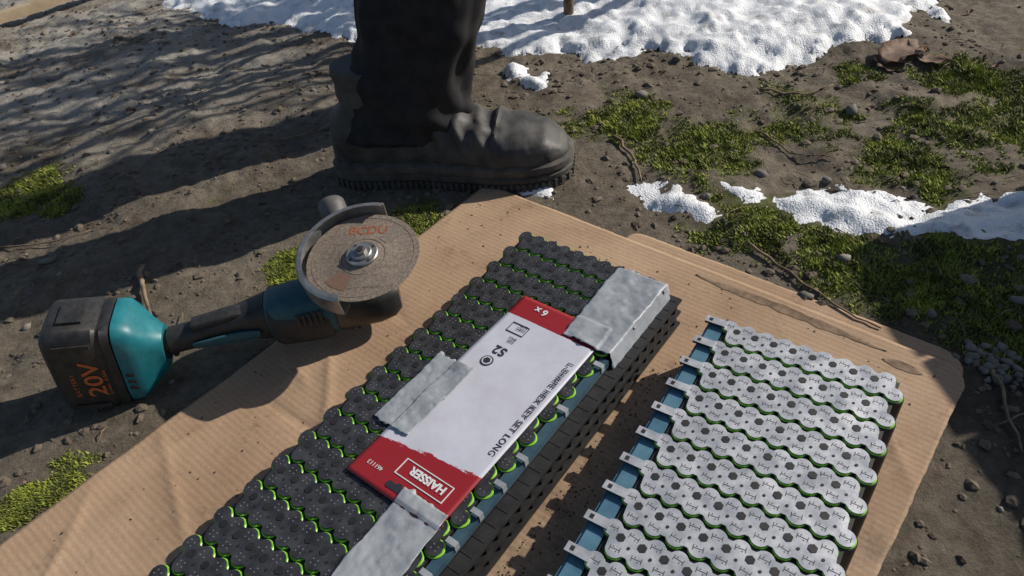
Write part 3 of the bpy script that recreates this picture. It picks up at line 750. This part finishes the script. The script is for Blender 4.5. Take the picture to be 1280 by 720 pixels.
def leg(name,P,hem):
    m=MB();R=[];n=80; K=130; seed=P[0][0]*50
    for i in range(K+1):
        t=i/K*(len(P)-1); j=min(int(t),len(P)-2); f=t-j; f=f*f*(3-2*f)*.4+f*.6
        q=[P[j][k]+(P[j+1][k]-P[j][k])*f for k in range(5)]; r=[]
        z=q[2]; low=1-sst(.12,.40,z)
        for k in range(n):
            a=2*pi*k/n; ca,sa=cos(a),sin(a)
            fd=.008*N(ca*1.8+seed,sa*1.8,z*6)+(.009*low)*N(ca*1.3+seed,sa*1.3+z*2,z*20+ca*2.5)+.005*N(ca*5,sa*5+seed,z*9)+.0025*low*math.sin(z*90+6*ca+seed+5*sa+4*N(ca,sa,z*9))
            hz=.006*math.sin(a*2+seed)+(.022*max(0,-ca) if False else 0) if i==0 else 0
            r.append(Vector((q[0]+(q[3]+fd)*ca,q[1]+(q[4]+fd)*sa,z+hz)))
        R.append(r)
    m.rings(R,trous,cap=False); o=m.obj(name,person,smooth=True); md=o.modifiers.new('s','SOLIDIFY'); md.thickness=.003; md.offset=-1; return o
leg('trouser_leg_near',[(-.140,1.118,.088,.108,.072),(-.126,1.122,.15,.103,.074),(-.090,1.126,.25,.102,.076),(-.064,1.130,.36,.106,.080),(-.075,1.145,.52,.106,.086),(-.10,1.16,.75,.105,.095),(-.12,1.16,.95,.11,.10)],.1)
leg('trouser_leg_far',[(-.112,1.40,.085,.074,.080),(-.105,1.40,.18,.074,.078),(-.095,1.38,.35,.078,.080),(-.09,1.36,.52,.080,.082),(-.11,1.33,.75,.094,.090),(-.13,1.30,.95,.10,.095)],.1)
def skinfig(name,verts,edges,mat,sub=2,root=0):
    me=bpy.data.meshes.new(name); me.from_pydata([v[:3] for v in verts],edges,[]); ob=bpy.data.objects.new(name,me); sc.collection.objects.link(ob); ob.parent=person
    md=ob.modifiers.new('k','SKIN'); 
    for i,v in enumerate(verts): me.skin_vertices[0].data[i].radius=(v[3],v[4] if len(v)>4 else v[3])
    me.skin_vertices[0].data[root].use_root=True; md.use_smooth_shade=True
    s=ob.modifiers.new('s','SUBSURF'); s.levels=sub; s.render_levels=sub; me.materials.append(mat); return ob
jacket=M('jacket_cloth',(.03,.035,.05),(.05,.055,.07),20,.8,bump=.4,bscale=300); skin_m=M('skin',(.45,.28,.20),(.52,.33,.25),20,.5); hair_m=M('hair',(.03,.02,.015),(.06,.04,.03),80,.6)
cx,cy=-.12,1.23
skinfig('torso',[(cx,cy,.93,.15,.18),(cx+.01,cy,1.10,.14,.16),(cx+.02,cy,1.30,.15,.19),(cx+.01,cy,1.42,.11,.15),(cx+.02,cy,1.50,.055,.055),
  (cx+.01,cy+.19,1.40,.07),(cx,cy+.25,1.15,.055),(cx+.12,cy+.24,.93,.042),(cx+.01,cy-.19,1.40,.07),(cx,cy-.25,1.15,.055),(cx+.12,cy-.24,.93,.042)],
  [(0,1),(1,2),(2,3),(3,4),(3,5),(5,6),(6,7),(3,8),(8,9),(9,10)],jacket)
for s_ in(-1,1):
    hxp,hyp,hzp=cx+.14,cy+s_*.24,.90
    vv=[(hxp,hyp,hzp,.026,.034),(hxp+.05,hyp,hzp-.05,.022,.038)]
    skinfig('hand_l' if s_>0 else 'hand_r',vv+[(hxp+.075,hyp,hzp-.08,.016,.03)],[(0,1),(1,2)],skin_m)
    for fi,(oy,l) in enumerate([(-.028,.065),(-.010,.075),(.009,.072),(.027,.055)]):
        b=Vector((hxp+.07,hyp+oy,hzp-.075)); skinfig('finger',[(b.x,b.y,b.z,.009),(b.x+l*.4,b.y,b.z-l*.45,.0085),(b.x+l*.45,b.y,b.z-l*.95,.007)],[(0,1),(1,2)],skin_m,1)
    skinfig('thumb',[(hxp+.02,hyp-s_*.03,hzp-.03,.011),(hxp+.05,hyp-s_*.055,hzp-.06,.010),(hxp+.07,hyp-s_*.055,hzp-.09,.008)],[(0,1),(1,2)],skin_m,1)
m=MB(); R=[]
for i in range(24):
    t=i/23; z=1.52+.235*t; w=.075*math.sin(pi*min(.995,max(.03,t*.86+.12)))**.55; r=[]
    for k in range(36):
        a=2*pi*k/36; x=cx+.035+w*1.2*cos(a); y=cy+w*.95*sin(a)
        aw=a if a<pi else a-2*pi; g=math.exp(-aw**2/.03)
        x+=g*(.022*math.exp(-((t-.45)/.09)**2)+.006*math.exp(-((t-.24)/.04)**2)-.004*math.exp(-((t-.3)/.02)**2))
        for ea in(.42,-.42): x-=.009*math.exp(-(aw-ea)**2/.03)*math.exp(-((t-.52)/.06)**2)
        r.append(Vector((x,y,z)))
    R.append(r)
m.rings(R,skin_m)
R=[]
for i in range(14):
    t=i/13; z=1.655+.108*t; w=.083*math.cos(t*pi/2*.96)**.5; R.append([Vector((cx+.025+w*1.17*cos(2*pi*k/30),cy+w*.97*sin(2*pi*k/30),z)) for k in range(30)])
m.rings(R,hair_m)
for s_ in(-1,1):
    m.loftx([(cx+.025,cy+s_*.076,1.63,.004,.02),(cx+.035,cy+s_*.080,1.632,.007,.028),(cx+.048,cy+s_*.076,1.632,.003,.02)],skin_m,14,2)
    T=Matrix.Translation((cx+.108,cy+s_*.032,1.645)); m.cyl((0,0),.009,-.006,.006,textw,12,T=T,bev=.004)
m.obj('head',person,smooth=True)

m=MB(); X0,Y0=1.04,.10; cw,cd_,ch=.45,.83,.35  # crate added out of view to cast the shadow at lower right
for z in (0,.095,.19,.275):
    m.box(X0,X0+.016,Y0,Y0+cd_,z+.004,z+.075,wood); m.box(X0+cw,X0+cw+.016,Y0,Y0+cd_,z+.004,z+.075,wood)
    m.box(X0+.017,X0+cw-.001,Y0,Y0+.016,z+.004,z+.075,wood); m.box(X0+.017,X0+cw-.001,Y0+cd_-.016,Y0+cd_,z+.004,z+.075,wood)
for i in range(8): m.box(X0+.0,X0+cw+.016,Y0+.001+i*.104,Y0+.001+i*.104+.096,ch+.002,ch+.018,wood)
for (a,b) in((X0+.018,Y0+.018),(X0+cw-.04,Y0+.018),(X0+.018,Y0+cd_-.055),(X0+cw-.04,Y0+cd_-.055)): m.box(a,a+.035,b,b+.035,-.01,ch,wood)
m.obj('added_shade_crate')

# ------------------------------------------------------------ light, camera
az=Vector((.95,.30)).normalized(); el=rad(31)
sd_=Vector((az.x*cos(el),az.y*cos(el),sin(el)))
ld=bpy.data.lights.new('sun','SUN'); ld.energy=5.0; ld.angle=rad(.5); ld.color=(1,.93,.83)
lo=bpy.data.objects.new('sun',ld); sc.collection.objects.link(lo); lo.rotation_euler=sd_.to_track_quat('Z','Y').to_euler()
w=bpy.data.worlds.new('World'); sc.world=w; w.use_nodes=True; nt=w.node_tree; sk=nt.nodes.new('ShaderNodeTexSky'); sk.sky_type='NISHITA'; sk.sun_disc=False
sk.sun_elevation=el; sk.sun_rotation=math.atan2(az.x,az.y); nt.links.new(sk.outputs[0],nt.nodes['Background'].inputs[0]); nt.nodes['Background'].inputs[1].default_value=.085
sc.view_settings.view_transform='Standard'; sc.view_settings.look='None'; sc.view_settings.exposure=0

r=rad(7.5); th=rad(41.5)
fwd=Vector((0,cos(th),-sin(th))); up0=Vector((0,sin(th),cos(th))); rt0=Vector((1,0,0))
right=rt0*cos(r)-up0*sin(r); up=rt0*sin(r)+up0*cos(r)
cd=bpy.data.cameras.new('camera'); cam=bpy.data.objects.new('camera',cd); sc.collection.objects.link(cam)
mat=Matrix((right,up,-fwd)).transposed().to_4x4(); mat.translation=Vector((0,0,.68)); cam.matrix_world=mat
cd.sensor_width=36; cd.lens=900/1280*36; cd.clip_start=.02; cd.clip_end=300
sc.camera=cam
